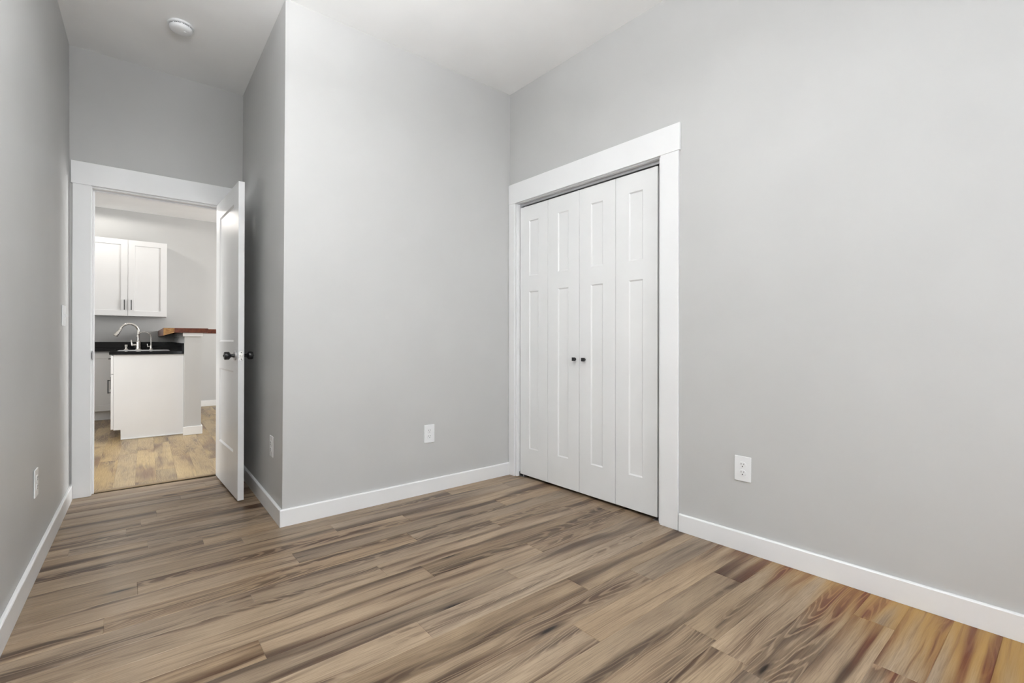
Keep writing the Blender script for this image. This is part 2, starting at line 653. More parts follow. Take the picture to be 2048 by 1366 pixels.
bm = bmesh.new()
pb = lambda z: [(alc_x(2.862, z), 2.862, z), (right_x(2.869, z) + 0.12, back_y(2.46), z), (right_x(2.869, z) + 0.12, 2.98, z), (alc_x(2.862, z) + 0.12, 2.98, z)]
loft(bm, pb(0), pb(TOP))
structure(link('wall_back', bm, M['wall']), 'grey wall beside the closet with an outlet low down', 'wall')

bm = bmesh.new()
pa = lambda z: [(alc_x(2.862, z), 2.862, z), (alc_x(2.862, z) + 0.12, 2.98, z), (alc_x(4.217, z) + 0.12, 4.217, z), (alc_x(4.217, z), 4.217, z)]
loft(bm, pa(0), pa(TOP))
structure(link('wall_alcove', bm, M['wall']), 'grey side wall behind the open door', 'wall')

# wall with the doorway
JL, JR, JH = -0.160, 0.591, 2.055      # faces of the jambs
bm = bmesh.new()
for x0, x1, z0, z1 in ((-0.75, JL - 0.018, 0, TOP), (JR + 0.018, 0.98, 0, TOP), (JL - 0.018, JR + 0.018, JH + 0.018, TOP)):
    box(bm, x0, x1, 4.217, 4.335, z0, z1)
structure(link('wall_doorway', bm, M['wall']), 'grey wall around the doorway to the kitchen', 'wall')

# right wall, in its own frame: s along the wall from the corner, d out into the room
RA, RD = Vector((2.343, 2.867, 0)), Vector((0.0254, -0.9997, 0))
RNN = Vector((-0.9997, -0.0254, 0))


def rw(s, d, z):
    p = RA + RD * s + RNN * d
    return Vector((p.x - 0.010 * z / CZ, p.y, z))


def rbox(bm, s0, s1, d0, d1, z0, z1, bev=0.0):
    box(bm, s0, s1, d0, d1, z0, z1, bev, fn=lambda c: rw(c.x, c.y, c.z)) if bev else merge_box(bm, s0, s1, d0, d1, z0, z1)


def merge_box(bm, s0, s1, d0, d1, z0, z1):
    b2 = bmesh.new()
    box(b2, s0, s1, d0, d1, z0, z1)
    merge(bm, b2, lambda c: rw(c.x, c.y, c.z))


OL, OR_, OH = 0.085, 1.312, 2.095      # closet opening between the jambs
bm = bmesh.new()
rbox(bm, -0.02, OL - 0.018, -T, 0, 0, TOP)
rbox(bm, OL - 0.018, OR_ + 0.018, -T, 0, OH + 0.018, TOP)
rbox(bm, OR_ + 0.018, 1.4545, -T, 0, 0, TOP)
SW0, SW1, SWZ0, SWZ1 = -1.38, -0.25, 0.62, 2.38   # side window added for its light, behind the camera
for y0, y1, z0, z1 in ((1.413, SW1, 0, TOP), (SW1, SW0, 0, SWZ0), (SW1, SW0, SWZ1, TOP), (SW0, REAR - T, 0, TOP)):
    q = lambda z: [(right_x(y0 - 1e-6, z), y0, z), (right_x(y0 - 1e-6, z) + T, y0, z), (right_x(y1, z) + T, y1, z), (right_x(y1, z), y1, z)]
    loft(bm, q(z0), q(z1))
structure(link('wall_right', bm, M['wall']), 'grey wall on the right with the closet in it', 'wall')

# rear wall, behind the camera, with the main window
WX0, WX1, WZ0, WZ1 = 0.58, 2.02, 0.62, 2.38
bm = bmesh.new()
for x0, x1, z0, z1 in ((-0.7, WX0, 0, TOP), (WX1, 2.75, 0, TOP), (WX0, WX1, 0, WZ0), (WX0, WX1, WZ1, TOP)):
    box(bm, x0, x1, REAR - T, REAR, z0, z1)
structure(link('wall_rear', bm, M['wall']), 'grey wall behind the camera with a window', 'wall')


def window(name, w, h, loc, rotz, label):
    r = structure(empty(name, loc, rotz), label, 'window')
    b_ = bmesh.new()
    for x0, x1, z0, z1 in ((0, 0.05, 0, h), (w - 0.05, w, 0, h), (0.05, w - 0.05, 0, 0.05), (0.05, w - 0.05, h - 0.05, h), (0.05, w - 0.05, h / 2 - 0.025, h / 2 + 0.025)):
        box(b_, x0, x1, -0.10, -0.04, z0, z1)
    link('window_frame', b_, M['trim'], r)
    b_ = bmesh.new()
    box(b_, 0.05, w - 0.05, -0.072, -0.068, 0.05, h - 0.05)
    link('pane', b_, M['glass'], r)
    b_ = bmesh.new()
    for x0, x1, z0, z1 in ((-0.09, 0, 0, h), (w, w + 0.09, 0, h), (-0.10, w + 0.10, h, h + 0.13), (-0.11, w + 0.11, -0.03, 0)):
        box(b_, x0, x1, 0, 0.016, z0, z1, 0.002)
    link('casing', b_, M['trim'], r)
    return r


window('window_1', WX1 - WX0, WZ1 - WZ0, (WX0, REAR, WZ0), 0, 'white framed sash window in the wall behind the camera')
window('fill_window_2', SW1 - SW0, SWZ1 - SWZ0, (right_x(SW0, 1.5), SW0, SWZ0), math.pi / 2 + 0.0443, 'white framed sash window added for light near the rear end of the right wall')  # unseen window added to brighten the left wall

# closet shell behind the bifold doors
bm = bmesh.new()
box(bm, 3.06, 3.14, 1.30, 2.99, 0, 2.6)
box(bm, 2.49, 3.06, 1.30, 1.38, 0, 2.6)
box(bm, 2.49, 3.06, 2.91, 2.99, 0, 2.6)
box(bm, 2.49, 3.14, 1.30, 2.99, 2.6, 2.66)
structure(link('wall_closet', bm, M['dark']), 'inside walls of the closet behind the bifold doors', 'wall')

# ------------------------------------------------------------------ baseboards
BH, BT = 0.095, 0.014


def base_run(name, p0, p1, nrm, label, m0=0.0, m1=0.0):
    """baseboard from p0 to p1 (on the wall face), thickness along nrm; m0/m1 lengthen the front edge for mitres"""
    b_ = bmesh.new()
    p0, p1, n_ = Vector(p0), Vector(p1), Vector(nrm)
    d = (p1 - p0).normalized()
    prof = [(0, 0), (BT, 0), (BT, BH - 0.005), (BT - 0.0025, BH - 0.001), (BT - 0.005, BH), (0, BH)]
    A = [p0 + n_ * t - d * (m0 * t / BT) + Vector((0, 0, z)) for t, z in prof]
    B = [p1 + n_ * t + d * (m1 * t / BT) + Vector((0, 0, z)) for t, z in prof]
    loft(b_, A, B)
    return structure(link(name, b_, M['trim']), label, 'baseboard')


E_ = 0.0008
base_run('baseboard_left', (left_x(REAR, 0) + E_, REAR + 0.001, 0.001), (left_x(4.217, 0) + E_, 4.216, 0.001), (0.9996, -0.0299, 0), 'white baseboard along the left wall')
base_run('baseboard_alcove', (alc_x(2.862, 0) - E_, 2.862, 0.001), (alc_x(4.2, 0) - E_, 4.200, 0.001), (-0.9998, 0.0177, 0), 'white baseboard behind the open door', m0=BT)
base_run('baseboard_back', (alc_x(2.862, 0), 2.861, 0.001), (2.3285, back_y(2.33) - E_, 0.001), (0.0036, -1, 0), 'white baseboard under the outlet beside the closet', m0=BT)
base_run('baseboard_right', (right_x(1.43, 0) - E_, 1.4245, 0.001), (right_x(REAR, 0) - E_, REAR + 0.001, 0.001), (-0.999, -0.0443, 0), 'white baseboard along the right wall from the closet forward')
base_run('baseboard_rear', (-0.40, REAR + E_, 0.001), (2.48, REAR + E_, 0.001), (0, 1, 0), 'white baseboard along the wall behind the camera')

# ------------------------------------------------------------------ doorway trim and door
r = structure(empty('trim_1', (0.2, 4.217, 0)), 'white flat casing and jamb around the kitchen doorway', 'door frame')


def part(name, bm_, mat, root, smooth=False):
    """mesh built in world coordinates, parented under a root that sits elsewhere"""
    o = link(name, bm_, mat, root, smooth=smooth)
    mw = Matrix.LocRotScale(root.location, root.rotation_euler, None)
    if root.parent is not None:
        mw = Matrix.LocRotScale(root.parent.location, root.parent.rotation_euler, None) @ mw
    o.data.transform(mw.inverted())
    return o


bm = bmesh.new()
box(bm, -0.257, -0.165, 4.203, 4.2165, 0.001, 2.066, 0.0015)
part('casing', bm, M['trim'], r)
bm = bmesh.new()
box(bm, 0.597, 0.690, 4.203, 4.2165, 0.001, 2.066, 0.0015)
part('casing', bm, M['trim'], r)
bm = bmesh.new()
box(bm, -0.265, 0.698, 4.201, 4.2165, 2.0665, 2.215, 0.0015)
part('header', bm, M['trim'], r)
bm = bmesh.new()
box(bm, JL - 0.0175, JL, 4.2175, 4.3345, 0.001, JH, 0.001)
part('jamb', bm, M['trim'], r)
bm = bmesh.new()
box(bm, JR, JR + 0.0175, 4.2175, 4.3345, 0.001, JH, 0.001)
part('jamb', bm, M['trim'], r)
bm = bmesh.new()
box(bm, JL - 0.0175, JR + 0.0175, 4.2175, 4.3345, JH + 0.0005, JH + 0.0175, 0.001)
part('jamb', bm, M['trim'], r)
bm = bmesh.new()
box(bm, JL + 0.0003, JL + 0.011, 4.258, 4.293, 0.001, JH - 0.0115, 0.001)
box(bm, JR - 0.011, JR - 0.0003, 4.258, 4.293, 0.001, JH - 0.0115, 0.001)
box(bm, JL + 0.0003, JR - 0.0003, 4.258, 4.293, JH - 0.011, JH - 0.0003, 0.001)
part('door_stop', bm, M['trim'], r)
bm = bmesh.new()
box(bm, JL + 0.0002, JL + 0.002, 4.216, 4.250, 0.905, 0.968, 0.0005)
box(bm, JL - 0.001, JL + 0.002, 4.209, 4.216, 0.915, 0.958, 0.0005)
tag(part('strike_plate', bm, M['black'], r), 'dark metal strike plate')

# the door, swung into the room: local x from the hinge edge to the free edge, local y through its thickness
hx, hy = 0.5475, 4.2085
ang = math.atan2(3.4485 - 4.2085, 0.569 - 0.5475)
DW, DH, DT = 0.762, 2.048, 0.035
door = structure(empty('door_1', (hx, hy, 0.014), ang), 'white two-panel door standing open into the room, black knobs', 'door')
bm = bmesh.new()
panel_board(bm, DW, DH, DT, [(0.130, 0.622, 1.018, 1.928), (0.130, 0.622, 0.285, 0.824)], 0.008, 0.011)
slab = link('door_panel', bm, M['door'], door)
KZ, KX = 0.928, DW - 0.072


def door_knob(sgn):
    y0 = 0.0 if sgn < 0 else DT
    b_ = bmesh.new()
    lathe(b_, [(0.031, 0.0004), (0.031, 0.006), (0.027, 0.010)], 'Y', 32, (0, 0, 0))
    kn = bmesh.new()
    lathe(kn, [(0.0135, 0.009), (0.0105, 0.020), (0.0105, 0.026), (0.019, 0.034), (0.0245, 0.037), (0.026, 0.040), (0.026, 0.060), (0.0245, 0.064), (0.020, 0.066), (0.006, 0.0665), (0.006, 0.071)], 'Y', 36)
    for q in (b_, kn):
        for v_ in q.verts:
            v_.co = Vector((v_.co.x + KX, y0 + sgn * v_.co.y, v_.co.z + KZ))
    k_ = link('door_knob', kn, M['black'], door, smooth=True)
    tag(k_, 'black drum shaped knob')
    rs = link('rosette', b_, M['steel'] if sgn < 0 else M['black'], k_, smooth=True)
    if sgn < 0:
        tag(rs, 'brushed steel rosette')
    return k_


door_knob(-1)
door_knob(1)
bm = bmesh.new()
box(bm, DW - 0.0003, DW + 0.0013, 0.0055, 0.0295, KZ - 0.028, KZ + 0.028, 0.0006)
lp = link('latch_plate', bm, M['nickel'], door)
tag(lp, 'steel latch plate on the edge of the door')
bm = bmesh.new()
box(bm, DW + 0.0014, DW + 0.011, 0.011, 0.024, KZ - 0.008, KZ + 0.008, 0.002)
link('latch_bolt', bm, M['nickel'], lp)
bm = bmesh.new()
for dz in (-0.021, 0.021):
    lathe(bm, [(0.0035, 0.0013), (0.0035, 0.0018)], 'X', 12, (DW, 0.0175, KZ + dz))
link('screw', bm, M['black'], lp)
for hz in (0.18, 0.98, 1.82):
    bm = bmesh.new()
    lathe(bm, [(0.006, hz - 0.045), (0.006, hz + 0.045)], 'Z', 16, (-0.003, DT + 0.004, 0))
    box(bm, -0.0016, -0.0002, 0.004, DT + 0.003, hz - 0.044, hz + 0.044)
    link('hinge', bm, M['black'], door, smooth=True)

# transition strip on the floor of the doorway
bm = bmesh.new()
prof = [(4.268, 0.0), (4.268, 0.003), (4.276, 0.0065), (4.303, 0.0065), (4.311, 0.003), (4.311, 0.0)]
loft(bm, [(JL + 0.011, y, z) for y, z in prof], [(JR - 0.011, y, z) for y, z in prof])
m, nt, b = new_mat('wood_transition_strip')
tc = N(nt, 'ShaderNodeTexCoord').outputs['Object']
n1 = NOISE(nt, SCALE(nt, tc, (2, 120, 40)), 1.0, 3.0, 0.6)
nt.links.new(MIX(nt, MAP(nt, n1, 0.3, 0.7), (0.17, 0.115, 0.06), (0.32, 0.23, 0.13)), b.inputs['Base Color'])
b.inputs['Roughness'].default_value = 0.4
structure(link('trim_3', bm, m), 'brown wood transition strip across the doorway floor', 'trim')

# ------------------------------------------------------------------ closet: casing and bifold doors
r = structure(empty('trim_2', tuple(rw(0.7, 0, 0))), 'white flat casing around the bifold closet doors', 'door frame')
bm = bmesh.new()
rbox(bm, 0.002, 0.068, 0.0005, BT, 0.001, 2.1005, 0.0015)
part('casing', bm, M['trim'], r)
bm = bmesh.new()
rbox(bm, 1.327, 1.438, 0.0005, BT, 0.001, 2.1005, 0.0015)
part('casing', bm, M['trim'], r)
bm = bmesh.new()
rbox(bm, 0.002, 1.4465, 0.0005, BT + 0.002, 2.101, 2.252, 0.0015)
part('header', bm, M['trim'], r)
for s0, s1 in ((OL - 0.0175, OL), (OR_, OR_ + 0.0175)):
    bm = bmesh.new()
    rbox(bm, s0, s1, -T, -0.0005, 0.001, OH, 0.001)
    part('jamb', bm, M['trim'], r)
bm = bmesh.new()
rbox(bm, OL - 0.0175, OR_ + 0.0175, -T, -0.0005, OH + 0.0005, OH + 0.0175, 0.001)
part('jamb', bm, M['trim'], r)
bm = bmesh.new()
rbox(bm, OL + 0.001, OR_ - 0.001, -0.058, -0.030, OH - 0.018, OH - 0.0005, 0.001)
tag(part('track', bm, M['track'], r), 'pale metal bifold track')
for s0 in (OL + 0.0005, OR_ - 0.0545):
    bm = bmesh.new()
    rbox(bm, s0, s0 + 0.054, -0.060, -0.022, 0.001, 0.004)
    rbox(bm, s0 + (0.0 if s0 < 0.5 else 0.0505), s0 + (0.0035 if s0 < 0.5 else 0.054), -0.060, -0.022, 0.001, 0.035)
    lathe(bm, [(0.005, 0.004), (0.005, 0.019)], 'Z', 12, tuple(rw(s0 + 0.03, -0.043, 0)))
    tag(part('pivot_bracket', bm, M['steel'], r), 'steel floor pivot bracket')

LW, LP, LZ, LHT = 0.2962, 0.2985, 0.020, 2.045
PANELS = [(0.098, 0.198, 1.515, 1.932), (0.098, 0.198, 0.208, 1.397)]
for dn, (l0, lab) in enumerate((((0.0937), 'left pair of white bifold closet doors with one black square knob'),
                                ((0.0937 + 2 * LP), 'right pair of white bifold closet doors with one black square knob'))):
    root = structure(empty('door_%d' % (dn + 2), tuple(rw(l0, -0.026, 0))), lab, 'closet door')
    for q in (0, 1):
        s0 = l0 + q * LP
        bm = bmesh.new()
        panel_board(bm, LW, LHT, 0.034, PANELS, 0.006, 0.008, fn=lambda c: rw(s0 + c.x, -0.026 - c.y, LZ + c.z))
        leaf = part('door_leaf', bm, M['door'], root)
        if (dn, q) in ((0, 1), (1, 0)):
            ks_ = s0 + (0.262 if dn == 0 else 0.046)
            bm = bmesh.new()
            b2 = bmesh.new()
            lathe(b2, [(0.009, 0.0003), (0.0075, 0.003), (0.0075, 0.012)], 'Y', 20)
            box(b2, -0.0120, 0.0120, 0.011, 0.024, -0.0120, 0.0120, 0.0015)
            merge(bm, b2, lambda c: rw(ks_ + c.x, -0.026 + c.y, 0.921 + c.z))
            tag(part('knob', bm, M['black'], root), 'black square knob')
        # pivot pins seen in the gap above the leaf
        bm = bmesh.new()
        pin = s0 + (0.03 if q == 0 and dn == 0 else LW - 0.03 if dn == 0 else 0.03 if q == 0 else LW - 0.03)
        lathe(bm, [(0.005, LZ + LHT - 0.004), (0.005, OH - 0.014)], 'Z', 12, tuple(rw(pin, -0.043, 0)))
        part('pivot_pin', bm, M['steel'], root)


# ------------------------------------------------------------------ outlets and switch
def outlet(loc, rotz, label):
    """local: plate in x-z, facing -y"""
    r_ = tag(empty('wall_outlet', loc, rotz), label, 'outlet', 'white duplex outlets low on the walls')
    b_ = bmesh.new()
    box(b_, -0.040, 0.040, -0.0065, -0.0006, -0.0625, 0.0625, 0.0028, 3)
    link('cover_plate', b_, M['plastic'], r_)
    for zc in (0.0195, -0.0195):
        b_ = bmesh.new()
        pr = []
        for i in range(28):
            a = 2 * math.pi * i / 28
            x_, z_ = 0.0172 * math.cos(a), 0.0172 * math.sin(a)
            pr.append((x_, max(-0.0145, min(0.0145, z_))))
        loft(b_, [(x_, -0.0064, zc + z_) for x_, z_ in pr], [(x_ * 0.96, -0.0088, zc + z_ * 0.96) for x_, z_ in pr])
        so = link('receptacle', b_, M['plastic'], r_)
        b_ = bmesh.new()
        box(b_, -0.0075, -0.0055, -0.0093, -0.0087, zc + 0.0005, zc + 0.0090)
        box(b_, 0.0055, 0.0075, -0.0093, -0.0087, zc + 0.0015, zc + 0.0085)
        lathe(b_, [(0.0026, -0.0093), (0.0026, -0.0087)], 'Y', 14, (0, 0, zc - 0.0072))
        link('slots', b_, M['slot'], so)
    b_ = bmesh.new()
    lathe(b_, [(0.003, -0.0082), (0.003, -0.0064)], 'Y', 14)
    link('screw', b_, M['plastic'], r_)
    return r_


outlet((1.6245, back_y(1.6245), 0.4055), 0.0036, 'white duplex outlet on the back wall, left of the closet')
outlet((right_x(1.0865, 0.41), 1.0865, 0.4115), -math.pi / 2 + 0.0443, 'white duplex outlet on the right wall, right of the closet')
outlet((left_x(2.995, 0.40), 2.995, 0.402), math.pi / 2 - 0.0299, 'white duplex outlet low on the left wall')
outlet((alc_x(3.118, 0.40), 3.118, 0.405), -math.pi / 2 - 0.0177, 'white duplex outlet on the side wall just right of the open door')

r = tag(empty('light_switch', (left_x(3.905, 1.186), 3.905, 1.186), math.pi / 2 - 0.0299), 'white double light switch plate on the left wall by the doorway', 'light switch')
bm = bmesh.new()
box(bm, -0.063, 0.063, -0.0065, -0.0006, -0.0625, 0.0625, 0.0028, 3)
link('cover_plate', bm, M['plastic'], r)
for xc in (-0.023, 0.023):
    bm = bmesh.new()
    loft(bm, [(xc - 0.005, -0.0064, -0.010), (xc + 0.005, -0.0064, -0.010), (xc + 0.005, -0.0064, 0.010), (xc - 0.005, -0.0064, 0.010)],
         [(xc - 0.004, -0.0185, 0.001), (xc + 0.004, -0.0185, 0.001), (xc + 0.004, -0.0165, 0.010), (xc - 0.004, -0.0165, 0.010)])
    link('toggle', bm, M['plastic'], r)

# ------------------------------------------------------------------ smoke detector
SDX, SDY, SDZ = 0.268, 3.515, 2.9645
r = tag(empty('smoke_detector', (SDX, SDY, SDZ)), 'round white smoke detector on the ceiling above the doorway end', 'smoke detector')
bm = bmesh.new()
lathe(bm, [(0.066, 0.0), (0.068, -0.003), (0.068, -0.009), (0.064, -0.012)], 'Z', 48)
link('base', bm, M['plastic'], r, smooth=True)
bm = bmesh.new()
lathe(bm, [(0.056, -0.012), (0.056, -0.017), (0.059, -0.018), (0.059, -0.030), (0.055, -0.036), (0.045, -0.040), (0.030, -0.0415), (0.0, -0.042)][:-1], 'Z', 48)
link('cover', bm, M['plastic'], r, smooth=True)
bm = bmesh.new()
lathe(bm, [(0.007, -0.0415), (0.007, -0.0440)], 'Z', 18, (0.020, -0.012, 0))
link('test_button', bm, M['plastic'], r, smooth=True)
bm = bmesh.new()
for i in range(40):
    a = 2 * math.pi * i / 40
    if i % 5 == 0:
        continue
    c_, s_ = math.cos(a), math.sin(a)
    loft(bm, [(0.0565 * math.cos(a + w_), 0.0565 * math.sin(a + w_), -0.0165) for w_ in (-0.05, 0.05)] + [(0.0555 * math.cos(a + w_), 0.0555 * math.sin(a + w_), -0.0165) for w_ in (0.05, -0.05)],
         [(0.0565 * math.cos(a + w_), 0.0565 * math.sin(a + w_), -0.0125) for w_ in (-0.05, 0.05)] + [(0.0555 * math.cos(a + w_), 0.0555 * math.sin(a + w_), -0.0125) for w_ in (0.05, -0.05)])
link('vents', bm, M['slot'], r)

# ------------------------------------------------------------------ kitchen
KO = Vector((0, 6.354, 0))


def kw(x, y, z=0.0):  # kitchen frame (x right, y away from the doorway) to world
    return Vector((KO.x + x * kc - y * ks, KO.y + x * ks + y * kc, z))


def kempty(name, x, y, z=0.0):
    return empty(name, tuple(kw(x, y, z)), KT)


def kfn(c):
    return kw(c.x, c.y, c.z)


def kbox(bm, *a, bev=0.0):
    b2 = bmesh.new()
    box(b2, *a, bev)
    merge(bm, b2, kfn)


WK = 2.395      # kitchen back wall face (frame y)
bm = bmesh.new()
kbox(bm, -1.9, 4.3, WK, WK + 0.12, 0, 3.0)
structure(link('wall_kitchen_back', bm, M['wall']), 'grey kitchen wall behind the sink counter', 'wall')
bm = bmesh.new()
KL0, KL1 = -1.60, -0.55
for y0, y1, z0, z1 in ((-2.2, KL0, 0, 3), (KL1, WK, 0, 3), (KL0, KL1, 0, 0.85), (KL0, KL1, 2.25, 3.0)):
    kbox(bm, -1.9, -1.78, y0, y1, z0, z1)
structure(link('wall_kitchen_left', bm, M['wall']), 'grey kitchen wall beyond the left edge of the doorway', 'wall')
KW0, KW1 = -1.75, 1.20
bm = bmesh.new()
for y0, y1, z0, z1 in ((-2.2, KW0, 0, 3), (KW1, WK, 0, 3), (KW0, KW1, 0, 0.8), (KW0, KW1, 2.3, 3.0)):
    kbox(bm, 4.05, 4.17, y0, y1, z0, z1)
structure(link('wall_kitchen_right', bm, M['wall']), 'grey far right kitchen wall with an added window', 'wall')
bm = bmesh.new()
box(bm, 0.98, 4.4, 4.217, 4.335, 0, 3.0)
structure(link('wall_kitchen_front', bm, M['wall']), 'grey kitchen wall to the right of the doorway', 'wall')
bm = bmesh.new()
box(bm, -2.1, -0.75, 4.217, 4.335, 0, 3.0)
structure(link('wall_kitchen_front', bm, M['wall']), 'grey kitchen wall to the left of the doorway', 'wall')
q = kw(4.05, KW0 + 0.0, 0.8)
window('fill_window_3', KW1 - KW0, 1.5, tuple(q), KT + math.pi / 2, 'white framed window added for light in the far right kitchen wall')  # unseen window added as ambient light for the kitchen

q = kw(-1.78, KL1, 0.85)
window('fill_window_4', KL1 - KL0, 1.4, tuple(q), KT - math.pi / 2, 'white framed window added for fill light in the left kitchen wall')  # unseen window added to fill the shade on the peninsula end

# peninsula half wall with cap and base
bm = bmesh.new()
kbox(bm, 0.5215, 0.673, -0.105, WK - 0.001, 0, 1.077)
structure(link('wall_peninsula', bm, M['wall']), 'grey half wall at the end of the kitchen peninsula', 'wall')
bm = bmesh.new()
kbox(bm, 0.507, 0.687, -0.120, WK - 0.001, 1.0775, 1.1165, bev=0.0015)
structure(link('trim_4', bm, M['trim']), 'white cap trim on the half wall under the wooden bar', 'trim')
bm = bmesh.new()
kbox(bm, 0.509, 0.686, -0.119, -0.1055, 0.001, 0.092, bev=0.003)
kbox(bm, 0.6735, 0.686, -0.1055, WK - 0.02, 0.001, 0.092, bev=0.003)
structure(link('baseboard_peninsula', bm, M['trim']), 'white baseboard around the kitchen half wall', 'baseboard')
bm = bmesh.new()
kbox(bm, 0.69, 4.04, WK - 0.0145, WK - 0.0005, 0.001, 0.092, bev=0.003)
structure(link('baseboard_kitchen', bm, M['trim']), 'white baseboard on the kitchen back wall right of the half wall', 'baseboard')

# wooden bar top
r = tag(kempty('bar_top', 0.53, -0.15, 1.117), 'red-brown stained wooden bar top on the grey half wall', 'bar top')
bm = bmesh.new()
z1 = 0.049
loft(bm, [(-0.10, 0.0, 0.0), (0.205, 0.0, 0.0), (0.205, 0.0, z1), (-0.10, 0.0, z1)],
     [(-0.10, 2.54, 0.0), (0.205, 2.54, 0.0), (0.205, 2.54, z1), (-0.10, 2.54, z1)])
bmesh.ops.bevel(bm, geom=list(bm.edges), offset=0.002, segments=2, affect='EDGES')
link('slab', bm, M['barwood'], r)
bm = bmesh.new()
loft(bm, [(-0.195, 0.0, -0.033), (-0.1005, 0.0, 0.0), (-0.1005, 0.0, z1), (-0.195, 0.0, z1)],
     [(-0.195, 0.012, -0.033), (-0.1005, 0.012, 0.0), (-0.1005, 0.012, z1), (-0.195, 0.012, z1)])
tag(link('end_grain', bm, M['endgrain'], r), 'pale end grain at the left corner of the bar')
bm = bmesh.new()
loft(bm, [(-0.195, 0.0125, -0.033), (-0.1005, 0.0125, 0.0), (-0.1005, 0.0125, z1), (-0.195, 0.0125, z1)],
     [(-0.195, 2.54, -0.033), (-0.1005, 2.54, 0.0), (-0.1005, 2.54, z1), (-0.195, 2.54, z1)])
link('overhang', bm, M['barwood'], r)
bm = bmesh.new()
box(bm, 0.2055, 0.95, 0.42, 1.10, 0.0, z1, 0.002)
link('side_leaf', bm, M['barwood'], r)


def shaker(bm, w, h, fn, t=0.020, st=0.072):
    panel_board(bm, w, h, t, [(st, w - st, st, h - st)], 0.010, 0.002, both=False, fn=fn)


def bar_pull(bm, fn, length=0.14, vertical=True):
    """pull standing off a face at y=0, towards -y, centred on the origin"""
    b2 = bmesh.new()
    L = length / 2
    pts = [(0, -0.0005, -L + 0.006), (0, -0.020, -L + 0.006)], [(0, -0.0005, L - 0.006), (0, -0.020, L - 0.006)]
    for p in pts:
        tube(b2, p, 0.004, 10)
    box(b2, -0.005, 0.005, -0.028, -0.019, -L, L, 0.0015)
    if not vertical:
        for v_ in b2.verts:
            v_.co = Vector((v_.co.z, v_.co.y, -v_.co.x))
    merge(bm, b2, fn)


# upper cabinet
CWD, CHT = 0.870, 1.054
r = tag(kempty('wall_cabinet', -0.4415, 2.056, 1.363), 'white two-door shaker cabinet hung on the kitchen wall', 'cabinet')
bm = bmesh.new()
box(bm, 0.0, CWD, 0.0205, 0.331, 0.0, CHT, 0.001)
link('carcass', bm, M['cabinet'], r)
for i, x0 in enumerate((0.001, CWD / 2 + 0.0015)):
    w_ = CWD / 2 - 0.0025
    bm = bmesh.new()
    shaker(bm, w_, CHT - 0.004, lambda c: Vector((x0 + c.x, c.y, 0.002 + c.z)))
    d = link('door', bm, M['cabinet'], r)
    bm = bmesh.new()
    hx_ = x0 + (w_ - 0.036 if i == 0 else 0.036)
    bar_pull(bm, lambda c: Vector((hx_ + c.x, c.y, 0.153 + c.z)))
    tag(link('handle', bm, M['black'], d), 'dark bar handle')

# peninsula cabinet
r = tag(kempty('peninsula_cabinet', 0.0, 0.0), 'white base cabinet with a plain end panel facing the doorway', 'cabinet')
bm = bmesh.new()
pf = [(-0.074, 0.105), (-0.016, 0.105), (-0.016, 0.001), (0.5205, 0.001), (0.5205, 0.884), (-0.074, 0.884)]
loft(bm, [(x, 0.0, z) for x, z in pf], [(x, 0.018, z) for x, z in pf])
bmesh.ops.bevel(bm, geom=[e for e in bm.edges if abs(e.verts[0].co.y - e.verts[1].co.y) < 1e-6 and e.verts[0].co.y < 0.001], offset=0.001, segments=1, affect='EDGES')
link('end_panel', bm, M['cabinet'], r)
bm = bmesh.new()
box(bm, -0.0155, 0.5205, -0.0115, -0.0005, 0.001, 0.013, 0.003)
link('shoe_moulding', bm, M['trim'], r)
bm = bmesh.new()
box(bm, -0.074, 0.520, 0.0185, 1.58, 0.1055, 0.884)
box(bm, -0.0155, 0.500, 0.0185, 1.58, 0.001, 0.1055)
link('carcass', bm, M['cabinet'], r)
for y0, w_ in ((0.006, 0.50), (0.512, 0.52), (1.036, 0.52)):
    bm = bmesh.new()
    f_ = lambda c: Vector((-0.0955 + c.y, y0 + w_ - c.x, 0.113 + c.z))
    shaker(bm, w_, 0.566, f_)
    d = link('door', bm, M['cabinet'], r)
    bm = bmesh.new()
    bar_pull(bm, lambda c: Vector((-0.0955 + c.y, y0 + 0.05 - c.x, 0.553 + c.z)))
    tag(link('handle', bm, M['black'], d), 'black bar handle')
    bm = bmesh.new()
    box(bm, -0.0955, -0.0755, y0, y0 + w_, 0.685, 0.875, 0.0015)
    d = link('drawer', bm, M['cabinet'], r)
    bm = bmesh.new()
    bar_pull(bm, lambda c: Vector((-0.0955 + c.y, y0 + w_ / 2 - c.x, 0.835 + c.z)), vertical=False)
    tag(link('handle', bm, M['black'], d), 'black bar handle')

# back run cabinet
r = tag(kempty('corner_cabinet', -0.055, 1.62), 'white shaker base cabinet on the kitchen back wall, left of the peninsula', 'cabinet')
bm = bmesh.new()
box(bm, -1.30, 0.57, 0.0205, WK - 1.622, 0.118, 0.884)
box(bm, -1.30, 0.57, 0.075, WK - 1.622, 0.001, 0.118)
link('carcass', bm, M['cabinet'], r)
for i in range(3):
    x0 = -1.296 + i * 0.430
    bm = bmesh.new()
    shaker(bm, 0.426, 0.745, lambda c: Vector((x0 + c.x, c.y, 0.122 + c.z)))
    d = link('door', bm, M['cabinet'], r)
    bm = bmesh.new()
    bar_pull(bm, lambda c: Vector((x0 + 0.036 + c.x, c.y, 0.74 + c.z)))
    tag(link('handle', bm, M['black'], d), 'black bar handle')

